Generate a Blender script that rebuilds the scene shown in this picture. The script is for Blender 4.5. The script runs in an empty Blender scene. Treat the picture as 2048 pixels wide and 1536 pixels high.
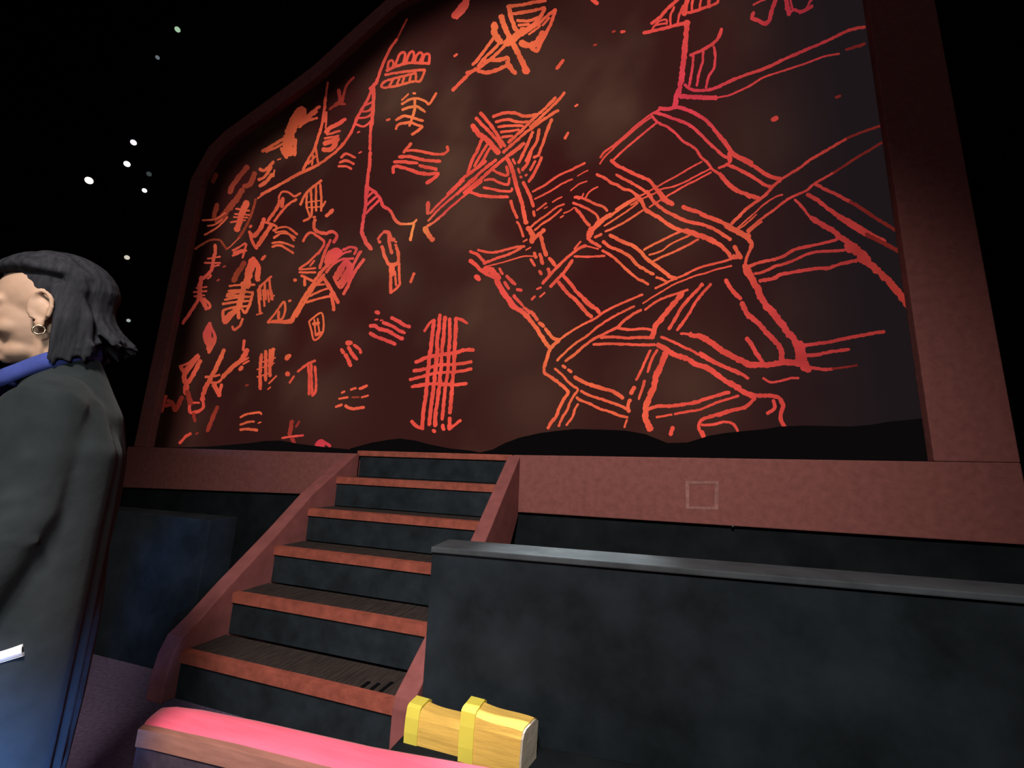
import bpy, bmesh, math, random
from mathutils import Vector, Matrix, noise
SC = bpy.context.scene
COL = SC.collection
random.seed(7)

# ------------------------------------------------------------------ camera
FPX = 849.74
CAM = Vector((2.1394, -2.8003, 1.1078))
RM = Matrix(((0.95124695, 0.30616944, 0.0372761),
             (-0.02459402, 0.1957684, -0.98034171),
             (-0.30744816, 0.9316303, 0.19375403)))      # rows: image right, image down, forward
cam_d = bpy.data.cameras.new('camera')
cam = bpy.data.objects.new('camera', cam_d)
COL.objects.link(cam)
rt, dn, fw = RM[0], RM[1], RM[2]
cam.matrix_world = Matrix(((rt[0], -dn[0], -fw[0], CAM.x), (rt[1], -dn[1], -fw[1], CAM.y),
                           (rt[2], -dn[2], -fw[2], CAM.z), (0, 0, 0, 1)))
cam_d.sensor_fit = 'HORIZONTAL'
cam_d.sensor_width = 36
cam_d.lens = FPX / 2048 * 36
cam_d.clip_start = 0.02
SC.camera = cam
SC.view_settings.view_transform = 'Standard'
SC.view_settings.look = 'None'
SC.view_settings.exposure = 0
SC.view_settings.gamma = 1
SC.view_settings.use_curve_mapping = False


def ray(x, y):
    return RM.transposed() @ Vector(((x - 1024) / FPX, (y - 768) / FPX, 1.0))


def at(x, y, v, ax=1):
    """point of the place seen at a pixel, on the plane axis=v"""
    d = ray(x, y)
    return CAM + d * ((v - CAM[ax]) / d[ax])


def lin(*c):
    return tuple(((v / 255) / 12.92 if v / 255 <= .04045 else ((v / 255 + .055) / 1.055) ** 2.4) for v in c)


# ------------------------------------------------------------------ materials
def mat(name, c, rough=.7, var=0.0, scale=8, bump=0.0, spec=.3, c2=None, metal=0, sheen=0, detail=5, aniso=None):
    m = bpy.data.materials.new(name)
    m.use_nodes = True
    nt = m.node_tree
    b = nt.nodes['Principled BSDF']
    b.inputs['Base Color'].default_value = (*c, 1)
    b.inputs['Roughness'].default_value = rough
    b.inputs['Specular IOR Level'].default_value = spec
    b.inputs['Metallic'].default_value = metal
    if sheen:
        b.inputs['Sheen Weight'].default_value = sheen
    if var or c2 or bump:
        tc = nt.nodes.new('ShaderNodeTexCoord')
        mp = nt.nodes.new('ShaderNodeMapping')
        if aniso:
            mp.inputs['Scale'].default_value = aniso
        nz = nt.nodes.new('ShaderNodeTexNoise')
        nz.inputs['Scale'].default_value = scale
        nz.inputs['Detail'].default_value = detail
        nz.inputs['Roughness'].default_value = .6
        nt.links.new(tc.outputs['Object'], mp.inputs['Vector'])
        nt.links.new(mp.outputs['Vector'], nz.inputs['Vector'])
        if var or c2:
            rp = nt.nodes.new('ShaderNodeValToRGB')
            rp.color_ramp.elements[0].position = .3
            rp.color_ramp.elements[1].position = .7
            a = tuple(v * (1 - var) for v in c)
            z = c2 or tuple(min(1, v * (1 + var)) for v in c)
            rp.color_ramp.elements[0].color = (*a, 1)
            rp.color_ramp.elements[1].color = (*z, 1)
            nt.links.new(nz.outputs['Fac'], rp.inputs['Fac'])
            nt.links.new(rp.outputs['Color'], b.inputs['Base Color'])
        if bump:
            bp = nt.nodes.new('ShaderNodeBump')
            bp.inputs['Strength'].default_value = bump
            bp.inputs['Distance'].default_value = .01
            nt.links.new(nz.outputs['Fac'], bp.inputs['Height'])
            nt.links.new(bp.outputs['Normal'], b.inputs['Normal'])
    return m


def emis(name, c=None, s=1.0, attr=None):
    m = bpy.data.materials.new(name)
    m.use_nodes = True
    nt = m.node_tree
    for n in list(nt.nodes):
        nt.nodes.remove(n)
    o = nt.nodes.new('ShaderNodeOutputMaterial')
    e = nt.nodes.new('ShaderNodeEmission')
    e.inputs['Strength'].default_value = s
    if c:
        e.inputs['Color'].default_value = (*c, 1)
    if attr:
        a = nt.nodes.new('ShaderNodeAttribute')
        a.attribute_name = attr
        nt.links.new(a.outputs['Color'], e.inputs['Color'])
    nt.links.new(e.outputs[0], o.inputs['Surface'])
    return m


M = {}
M['black'] = mat('black_masking_paint', (.0035, .0035, .004), .95, .3, 3, spec=.02)
M['floor'] = mat('dark_carpet', (.115, .08, .125), .95, .3, 60, bump=.4, spec=.05)
M['under'] = mat('black_understage_paint', (.009, .011, .012), .9, .4, 4, spec=.05)
M['frame'] = mat('red_brown_painted_plaster', (.205, .070, .060), .85, .16, 24, bump=.25, spec=.1)
M['stringer'] = mat('red_brown_stringer_paint', (.21, .066, .060), .8, .18, 10, bump=.1, spec=.12)
M['nosing'] = mat('red_brown_nosing_strip', (.26, .066, .042), .75, .28, 18, bump=.15, spec=.15)
M['tread'] = mat('dark_ribbed_rubber_tread', (.034, .024, .020), .8, .5, 9, bump=.5, spec=.2, aniso=(12, 1.2, 1))
M['riser'] = mat('black_riser_paint', (.014, .018, .021), .85, .45, 7, spec=.1)
M['wall'] = mat('dark_slate_painted_board', (.0095, .0138, .0158), .85, .5, 3.5, bump=.08, spec=.08, c2=(.0175, .0225, .027))
M['cap'] = mat('worn_grey_laminate', (.045, .05, .053), .7, .3, 6, spec=.1)
M['pink'] = mat('pink_red_velvet', (.95, .13, .20), .85, .12, 5, bump=.2, spec=.1, sheen=.1, aniso=(1, 9, 1))
M['tan'] = mat('tan_wood_edging', (.34, .15, .11), .6, .2, 6, spec=.2, aniso=(1, 8, 8))
M['railbase'] = mat('purple_grey_fabric_panel', (.065, .045, .06), .9, .3, 20, bump=.3, spec=.1)
M['yellow'] = mat('golden_yellow_foam', (.62, .38, .08), .85, .16, 5, bump=.3, spec=.1, aniso=(1, 9, 9))
M['lemon'] = mat('lemon_yellow_band', (.64, .53, .07), .7, .08, 6, spec=.15)
M['pale'] = mat('pale_cut_foam', (.42, .37, .28), .9, .15, 20, bump=.3, spec=.1)
M['skin'] = mat('skin', (.46, .28, .185), .6, .1, 14, bump=.05, spec=.3)
M['hair'] = mat('dark_grey_brown_hair', (.020, .0195, .0225), .75, .5, 10, spec=.1, aniso=(10, 10, 1))
M['jacket'] = mat('charcoal_wool_jacket', (.021, .025, .0255), .95, .22, 14, bump=.2, spec=.04, sheen=.05)
M['trouser'] = mat('dark_trousers', (.03, .034, .05), .95, .2, 14, bump=.2, spec=.08)
M['blue'] = mat('blue_cotton_collar', (.045, .06, .22), .9, .25, 12, bump=.2, spec=.1)
M['gold'] = mat('gold_earring', (.9, .7, .45), .2, metal=1)
M['paper'] = mat('white_paper', (.85, .83, .82), .8)
M['shoe'] = mat('black_shoe', (.01, .01, .012), .4)
M['lampbody'] = mat('black_lamp_housing', (.006, .006, .006), .6)
M['steel'] = mat('steel_screw', (.6, .6, .6), .3, metal=1)
M['chalk'] = mat('pale_hatch_outline', (.26, .115, .10), .9, .3, 25)
M['draw'] = emis('lit_screen_lines', attr='tint')
M['sky'] = emis('lit_screen_ground', attr='tint')
M['hill'] = emis('lit_screen_hills', lin(11, 9, 10))


# ------------------------------------------------------------------ helpers
def obj(name, bm_or_me, m=None, parent=None, smooth=False, loc=None):
    if isinstance(bm_or_me, bmesh.types.BMesh):
        me = bpy.data.meshes.new(name)
        bmesh.ops.recalc_face_normals(bm_or_me, faces=bm_or_me.faces)
        bm_or_me.to_mesh(me)
        bm_or_me.free()
    else:
        me = bm_or_me
    if m:
        me.materials.clear()
        me.materials.append(m)
    if smooth:
        for p in me.polygons:
            p.use_smooth = True
    o = bpy.data.objects.new(name, me)
    COL.objects.link(o)
    if parent:
        o.parent = parent
        o.matrix_parent_inverse = Matrix.Translation(parent.location).inverted()
    return o


def tag(o, label=None, cat=None, group=None, kind=None):
    if label: o['label'] = label
    if cat: o['category'] = cat
    if group: o['group'] = group
    if kind: o['kind'] = kind
    return o


def thing(name, loc, label, cat, group=None):
    o = bpy.data.objects.new(name, None)
    o.empty_display_size = .05
    COL.objects.link(o)
    o.location = loc
    return tag(o, label, cat, group)


def bevel(bm, w, seg=2):
    if w:
        bmesh.ops.bevel(bm, geom=list(bm.edges), offset=w, segments=seg, affect='EDGES', profile=.6, clamp_overlap=True)
    return bm


def box(x0, x1, y0, y1, z0, z1, bev=0.0):
    bm = bmesh.new()
    bmesh.ops.create_cube(bm, size=1)
    for v in bm.verts:
        v.co = Vector(((x0 + x1) / 2 + v.co.x * (x1 - x0), (y0 + y1) / 2 + v.co.y * (y1 - y0), (z0 + z1) / 2 + v.co.z * (z1 - z0)))
    return bevel(bm, bev)


def prism(pts, off, bev=0.0):
    """closed 3-D outline pushed along a vector"""
    bm = bmesh.new()
    off = Vector(off)
    a = [bm.verts.new(Vector(p)) for p in pts]
    b = [bm.verts.new(Vector(p) + off) for p in pts]
    n = len(pts)
    bm.faces.new(a)
    bm.faces.new(list(reversed(b)))
    for i in range(n):
        bm.faces.new((a[i], a[(i + 1) % n], b[(i + 1) % n], b[i]))
    bmesh.ops.recalc_face_normals(bm, faces=bm.faces)
    return bevel(bm, bev)


def catmull(pts, step):
    if len(pts) == 2:
        pts = [pts[0], ((pts[0][0] + pts[1][0]) / 2, (pts[0][1] + pts[1][1]) / 2), pts[1]]
    P = [pts[0]] + list(pts) + [pts[-1]]
    out = []
    for i in range(1, len(P) - 2):
        p0, p1, p2, p3 = P[i - 1], P[i], P[i + 1], P[i + 2]
        L = math.dist(p1, p2)
        n = max(1, int(L / step))
        for k in range(n):
            t = k / n
            out.append(tuple(.5 * ((2 * b) + (-a + c) * t + (2 * a - 5 * b + 4 * c - d) * t * t + (-a + 3 * b - 3 * c + d) * t ** 3)
                             for a, b, c, d in zip(p0, p1, p2, p3)))
    out.append(tuple(pts[-1]))
    return out


# ------------------------------------------------------------------ the setting
def struct(name, bm, m):
    return tag(obj(name, bm, m), kind='structure')


struct('floor', box(-9, 9, -9, .9, -.1, 0), M['floor'])
struct('wall_back', box(-9, 9, .6, .75, 0, 9), M['black'])
struct('wall_left', box(-9.15, -9, -9, .75, 0, 9), M['black'])
struct('wall_right', box(9, 9.15, -9, .75, 0, 9), M['black'])
struct('wall_rear', box(-9, 9, -9.15, -9, 0, 9), M['black'])
struct('ceiling', box(-9, 9, -9, .75, 9, 9.15), M['black'])
struct('wall_understage', box(-9, 9, .03, .15, 0, .83), M['under'])

# ------------------------------------------------------------------ stage frame (proscenium surround)
fr = thing('stage_frame', (.55, .1, .84), 'red-brown painted stage frame arching around the glowing screen', 'stage frame')
D = (0, .06, 0)
zl, zr = at(300, 897, 0), at(690, 901, 0)


def quadXZ(p):
    return [(x, 0, z) for x, z in p]


obj('fascia', prism(quadXZ([(-2.66, .79), (-.03, .855), (-.03, 1.172), (-2.66, 1.172)]), D, .006), M['frame'], fr)
rf = obj('fascia', prism(quadXZ([(1.245, .822), (3.875, .838), (3.875, 1.226), (1.245, 1.196)]), D, .006), M['frame'], fr)
obj('jamb', prism(quadXZ([(-2.575, 1.173), (-2.385, 1.173), (-2.375, 3.4), (-2.365, 4.05), (-2.555, 4.05), (-2.565, 3.4)]), D, .006), M['frame'], fr)
obj('jamb', prism(quadXZ([(3.535, 1.224), (3.875, 1.227), (3.89, 4.3), (3.555, 4.3)]), D, .006), M['frame'], fr)
band = [(425, 302), (455, 272), (507, 234), (570, 188), (634, 140), (710, 70), (786, 2)]
inner, outer = [(-2.365, 4.05)], [(-2.555, 4.05)]
for i, q in enumerate(band):
    q0, q1 = band[max(0, i - 1)], band[min(len(band) - 1, i + 1)]
    tx, ty = q1[0] - q0[0], q1[1] - q0[1]
    l = math.hypot(tx, ty)
    for L, sg in ((inner, 11), (outer, -11)):
        p = at(q[0] - ty / l * sg, q[1] + tx / l * sg, 0)
        L.append((p.x, p.z))
inner.append((.5525, 5.62))
outer.append((.5525, 5.86))
mir = lambda L: [(1.105 - x, z) for x, z in reversed(L[:-1])]
I2 = inner + mir(inner)[:-2] + [(3.555, 4.3)]
O2 = outer + mir(outer)[:-2] + [(3.89, 4.3)]
bm = bmesh.new()
rows = []
for (a, b) in zip(I2, O2):
    rows.append([bm.verts.new((a[0], 0, a[1])), bm.verts.new((b[0], 0, b[1])),
                 bm.verts.new((b[0], .06, b[1])), bm.verts.new((a[0], .06, a[1]))])
for r0, r1 in zip(rows, rows[1:]):
    for k in range(4):
        bm.faces.new((r0[k], r0[(k + 1) % 4], r1[(k + 1) % 4], r1[k]))
bm.faces.new(rows[0])
bm.faces.new(list(reversed(rows[-1])))
obj('arch', bm, M['frame'], fr)


def outline_frame(px, w, name):
    """thin raised outline on the fascia through four pixel corners"""
    P = [at(x, y, -.002) for x, y in px]
    c = sum(P, Vector()) / 4
    bm = bmesh.new()
    A = [bm.verts.new(p) for p in P]
    B = [bm.verts.new(p + (c - p).normalized() * w * 1.4) for p in P]
    A2 = [bm.verts.new(v.co + Vector((0, .004, 0))) for v in A]
    B2 = [bm.verts.new(v.co + Vector((0, .004, 0))) for v in B]
    for i in range(4):
        j = (i + 1) % 4
        bm.faces.new((A[i], A[j], B[j], B[i]))
        bm.faces.new((A[i], A[j], A2[j], A2[i]))
        bm.faces.new((B[i], B[j], B2[j], B2[i]))
    o = obj(name, bm, M['chalk'], fr)
    return o


tag(outline_frame([(1371, 962), (1437, 962), (1436, 1020), (1372, 1018)], .018, 'hatch_outline'), 'pale square outline on the fascia right of the stair')
bm = bmesh.new()
p = at(1466, 1052, -.004)
bmesh.ops.create_uvsphere(bm, u_segments=8, v_segments=6, radius=.008, matrix=Matrix.Translation(p))
obj('screw_head', bm, M['steel'], fr)

# ------------------------------------------------------------------ screen
YS = .08
scr = thing('projection_screen', (.55, YS, 1.16), 'glowing dark brown screen covered in red and orange line drawings', 'screen')


def topz(x):
    L = [((a[0] + b[0]) / 2, (a[1] + b[1]) / 2) for a, b in zip(I2, O2)]
    if x <= L[0][0]: return 4.02
    for a, b in zip(L, L[1:]):
        if a[0] <= x <= b[0] and b[0] > a[0]:
            return a[1] + (b[1] - a[1]) * (x - a[0]) / (b[0] - a[0])
    return 4.02


def project(p):
    q = RM @ (Vector(p) - CAM)
    return 1024 + FPX * q.x / q.z, 768 + FPX * q.y / q.z


def sstep(a, b, x):
    t = max(0, min(1, (x - a) / (b - a)))
    return t * t * (3 - 2 * t)


def edge_dim(x, z):
    """the picture on the screen fades towards its own borders"""
    tl = min(topz(x), topz(x + .15), topz(x - .15))
    return (sstep(-2.32, -1.95, x), max(sstep(0.05, .55, tl - .1 - z), sstep(.7, 1.9, x)), 1 - sstep(2.3, 3.5, x))


NX, NZ = 150, 110
bm = bmesh.new()
cl = bm.loops.layers.float_color.new('tint')
g = []
for i in range(NX + 1):
    x = -2.56 + (3.70 + 2.56) * i / NX
    t = topz(x)
    g.append([bm.verts.new((x, YS, 1.14 + (t - 1.14) * j / NZ)) for j in range(NZ + 1)])
cA, cB, cC, cR = lin(54, 26, 24), lin(86, 60, 47), lin(28, 22, 25), lin(58, 19, 19)


CLOUDS = [(950, 430, 70), (1015, 660, 75), (1075, 800, 65), (880, 320, 45), (800, 190, 55), (1095, 150, 75), (900, 230, 45), (1560, 270, 75), (1390, 770, 70), (650, 650, 45), (430, 650, 40), (560, 660, 40), (780, 560, 45), (1230, 230, 45), (1350, 450, 45), (640, 790, 50), (1480, 60, 50), (1010, 330, 40)]


def ground(v):
    x, z = v.co.x, v.co.z
    n = noise.fractal(Vector((x * 1.25 - z * .5, z * 1.0 + x * .2, 3.7)), 1, 2, 4) * .5 + .5
    n2 = noise.fractal(Vector((x * .9, z * .9, 11.2)), 1, 2, 3) * .5 + .5
    l, t, r = edge_dim(x, z)
    f = sstep(.45, .9, n) * .35
    px, py = project(v.co)
    f = min(.9, f + .42 * max(math.exp(-((px - a) ** 2 + (py - b) ** 2) / (2 * q * q)) for a, b, q in CLOUDS) * (.75 + .5 * n))
    c = [a + (b - a) * f for a, b in zip(cA, cB)]
    g2 = sstep(.55, .9, n2) * .7
    c = [a + (b - a) * g2 for a, b in zip(c, cR)]
    c = [(a * r + b * (1 - r)) for a, b in zip(c, cC)]
    k = .06 + .94 * l * t * (.72 + .28 * sstep(-1.8, .2, x))
    return (c[0] * k, c[1] * k, c[2] * k, 1)


for i in range(NX):
    for j in range(NZ):
        f = bm.faces.new((g[i][j], g[i + 1][j], g[i + 1][j + 1], g[i][j + 1]))
        for lp in f.loops:
            lp[cl] = ground(lp.vert)
obj('backdrop', bm, M['sky'], scr)
# backing board gives the screen its thickness
obj('backing_board', box(-2.55, 3.69, YS + .004, YS + .03, 1.14, 4.0), M['black'], scr)

hot = [(1010, 75, 70, 1), (830, 215, 50, 1.2), (570, 290, 75, .8), (610, 320, 60, .7), (545, 350, 40, .9), (480, 600, 60, .9), (600, 600, 70, .8),
       (560, 475, 45, .7), (630, 405, 45, .9), (785, 520, 60, .7), (830, 462, 35, 1.4), (1110, 690, 60, 1), (1130, 770, 90, .7), (1300, 505, 60, .9),
       (1240, 440, 50, .7), (1080, 480, 60, .5), (1090, 230, 60, .7), (1480, 470, 50, .5), (1240, 820, 50, .6), (440, 720, 45, .8), (500, 380, 90, .6),
       (640, 640, 30, 1), (535, 740, 40, .5), (500, 840, 50, .6), (560, 700, 30, .8), (1180, 90, 1, 0), (1260, 620, 60, .3), (690, 800, 40, .5), (420, 470, 60, .7)]
crim = [(1370, 190, 90, 1), (735, 450, 70, .9), (865, 450, 40, .9), (740, 200, 60, .5), (1600, 30, 90, 1), (420, 670, 40, 1), (920, 10, 40, .7), (640, 885, 40, 1),
        (700, 540, 40, .6), (780, 650, 60, .4), (410, 540, 50, .7), (1620, 690, 120, .5), (1650, 420, 120, .4), (465, 350, 50, .8), (1040, 590, 60, .4)]
cBase, cOr, cYe, cCr = lin(238, 82, 66), lin(246, 122, 70), lin(236, 160, 84), lin(214, 60, 74)


def line_tint(px, py, x, z, dim):
    h = max(w * math.exp(-((px - a) ** 2 + (py - b) ** 2) / (2 * r * r)) for a, b, r, w in hot)
    k = min(1, sum(w * math.exp(-((px - a) ** 2 + (py - b) ** 2) / (2 * r * r)) for a, b, r, w in crim))
    c = [a + (b - a) * k for a, b in zip(cBase, cCr)]
    h1 = min(1, h * .75)
    c = [a + (b - a) * h1 for a, b in zip(c, cOr)]
    h2 = max(0, min(.8, h - 1.0))
    c = [a + (b - a) * h2 for a, b in zip(c, cYe)]
    n = noise.noise(Vector((px * .03, py * .03, 0)))
    l, t, r = edge_dim(x, z)
    q = (.88 + .22 * n) * (.42 + .58 * r) * (.3 + .7 * l) * (.3 + .7 * t) * dim * (.72 + .28 * sstep(-1.6, .1, x))
    return (c[0] * q, c[1] * q, c[2] * q, 1)


CROPS = {'A': (380, 0, 3.938), 'B': (280, 280, 4.8), 'C': (280, 580, 4.655), 'D': (560, 360, 4.6545), 'E': (560, 600, 4.6545), 'F': (720, 0, 3.938),
         'G': (880, 300, 4.8), 'H': (900, 580, 4.8), 'I': (1160, 0, 3.531), 'J': (1160, 160, 5.909), 'K': (1440, 160, 4.8), 'L': (1140, 360, 4.8),
         'M': (1400, 420, 4.267), 'N': (1060, 600, 4.8), 'O': (1300, 620, 3.531), 'X': (0, 0, 1.0)}
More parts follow.
